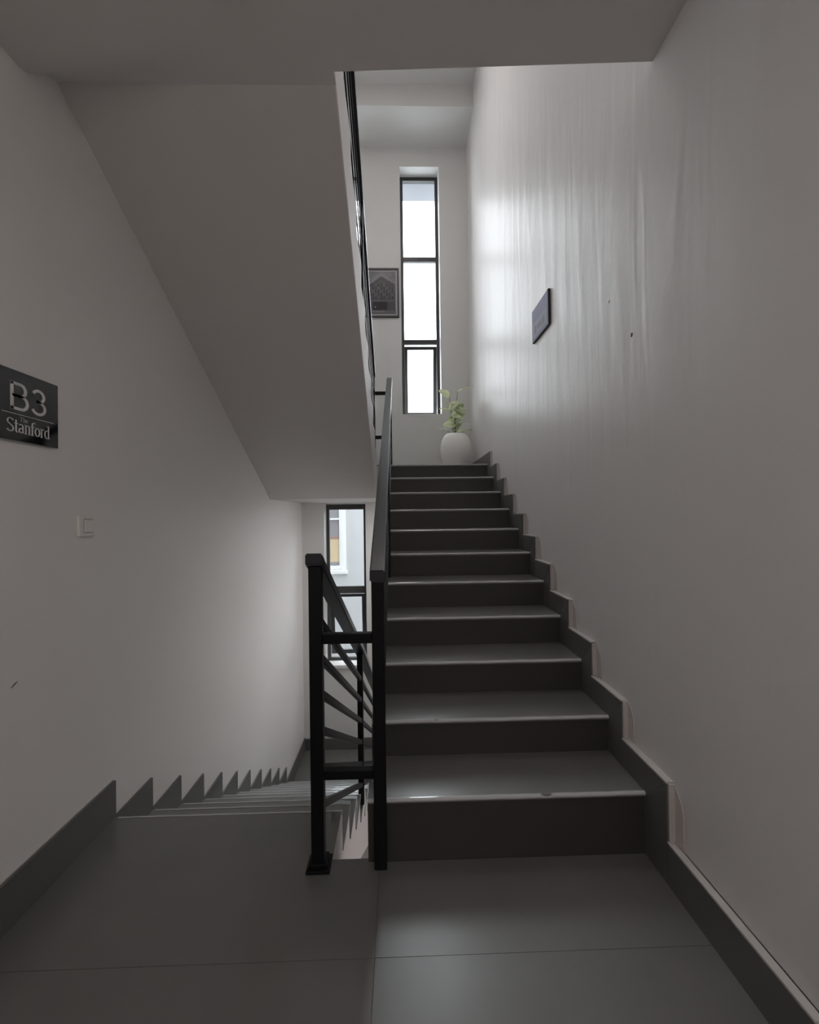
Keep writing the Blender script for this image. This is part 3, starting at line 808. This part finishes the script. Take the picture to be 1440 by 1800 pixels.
# ------------------------------------------------------------------ outside
gr = box('ground', -40, 40, YB+0.3, 60, -6.2, -6.0, m_ground)
struct(gr, 'pale concrete yard outside below the windows', 'ground')
NB = empty('neighbour_building', (0.0, 9.5, -6.0))
tag(NB, 'white rendered neighbouring building seen through the lower window', 'building')
NY = 9.5
NT = 2.25
wx0, wx1, wz0, wz1 = -2.40, -1.255, 0.20, 1.95
def nput(n, *a, mat=m_out, bev=0): return put(box(n, *a, mat, None, bev), NB)
me = grid_wall_me([-16, wx0, wx1, 16], [-6.0, wz0, wz1, NT], NY, NY+0.25, [(wx0, wx1, wz0, wz1)])
put(link('facade', me, m_out), NB)
nput('roof_slab', -16, 16, NY-0.10, NY+5, NT, NT+0.12)
nput('end_wall', -16, 16, NY+5, NY+5.2, -6, NT)
wf = nput('window_frame', wx1-0.06, wx1-0.001, NY+0.04, NY+0.10, wz0+0.001, wz1-0.001, mat=m_outframe)
for a in ((wx0+0.001, wx0+0.06, wz0, wz1), (wx0+0.06, wx1-0.06, wz0, wz0+0.06), (wx0+0.06, wx1-0.06, 1.27, 1.31), (wx0+0.06, wx1-0.06, wz1-0.06, wz1-0.001), (-1.85, -1.80, wz0+0.06, wz1-0.06)):
    nput('window_frame', a[0], a[1], NY+0.04, NY+0.10, a[2], a[3], mat=m_outframe)
nput('window_surround', wx1, wx1+0.09, NY-0.03, NY, wz0-0.10, wz1+0.09, mat=m_outframe)
nput('window_sill', wx0-0.1, wx1+0.11, NY-0.08, NY, wz0-0.10, wz0-0.03, mat=m_outframe)
m_cur = principled('grey_curtain', (0.33, 0.32, 0.33), 0.6)
m_beige = principled('beige_blind', (0.72, 0.58, 0.38), 0.6)
m_red = principled('red_band', (0.42, 0.26, 0.22), 0.6)
nput('curtain', wx0+0.06, wx1-0.06, NY+0.14, NY+0.15, 0.86, wz1-0.06, mat=m_cur)
nput('blind_trim', wx0+0.06, wx1-0.06, NY+0.13, NY+0.145, 0.84, 0.90, mat=m_red)
nput('blind', wx0+0.06, wx1-0.06, NY+0.14, NY+0.15, 0.34, 0.84, mat=m_beige)
nput('blind_foot', wx0+0.06, wx1-0.06, NY+0.13, NY+0.145, 0.27, 0.34, mat=m_cur)
# unseen outer facade of the stair building, made tall and dark to dim the neighbour
for nm, a in (('wall_unseen_dimmer_left', (-16, XL-0.2, YB-0.1, YB+WT, -6, 16)), ('wall_unseen_dimmer_right', (XR+0.2, 16, YB-0.1, YB+WT, -6, 16)), ('wall_unseen_dimmer_top', (XL-0.2, XR+0.2, YB-0.1, YB+WT, TOPZ+0.1, 16)), ('wall_unseen_dimmer_bottom', (XL-0.2, XR+0.2, YB-0.1, YB+WT, -6, -3.7))):
    o = box(nm, *a, m_own)
    struct(o, 'unseen outer face, tall and dark to dim the neighbour, ' + nm.split('_')[-1] + ' of the stairwell', 'wall')
# concrete ledge over our own upper windows
lg = box('trim_1', -1.6, 1.3, YB+WT, 6.55, 6.12, 6.25, m_ledge)
struct(lg, 'white concrete ledge outside above the upper windows', 'ledge')

# ------------------------------------------------------------------ added fill lamps, all unseen, brightening near walls and lower landing
def fill_panel(loc, power, label, half=0.46, tint=(1.0, 0.915, 0.88)):
    lamp = empty('fill_lamp', loc)
    tag(lamp, label, 'lamp')
    i_ = half - 0.02
    for a in ((-half, half, -half, -i_), (-half, half, i_, half), (-half, -i_, -i_, i_), (i_, half, -i_, i_)):
        link('fill_frame', box_me(a[0], a[1], a[2], a[3], -0.045, -0.001), m_white, lamp)
    m_em = bpy.data.materials.new('fill_diffuser'); m_em.use_nodes = True
    b = m_em.node_tree.nodes['Principled BSDF']; b.inputs['Emission Color'].default_value = (*tint, 1); b.inputs['Emission Strength'].default_value = power
    link('fill_diffuser', box_me(-i_, i_, -i_, i_, -0.036, -0.02), m_em, lamp)
fill_panel((0.50, -1.2, CZ), 3.8, 'added fill panel on the ceiling of the hall behind the viewer')
fill_panel((-0.15, 3.4, TOPZ), 3.8, 'added fill panel on the topmost ceiling out of view')
fill_panel((0.40, 0.6, -FS-0.001), 7.0, 'added unseen fill panel under the landing slab below the viewer')
fill_panel((0.42, 4.93, 1.5365), 4.4, 'added fill panel under the upper half landing, hidden behind the climbing stairs', 0.40, (1.0, 0.99, 0.98))
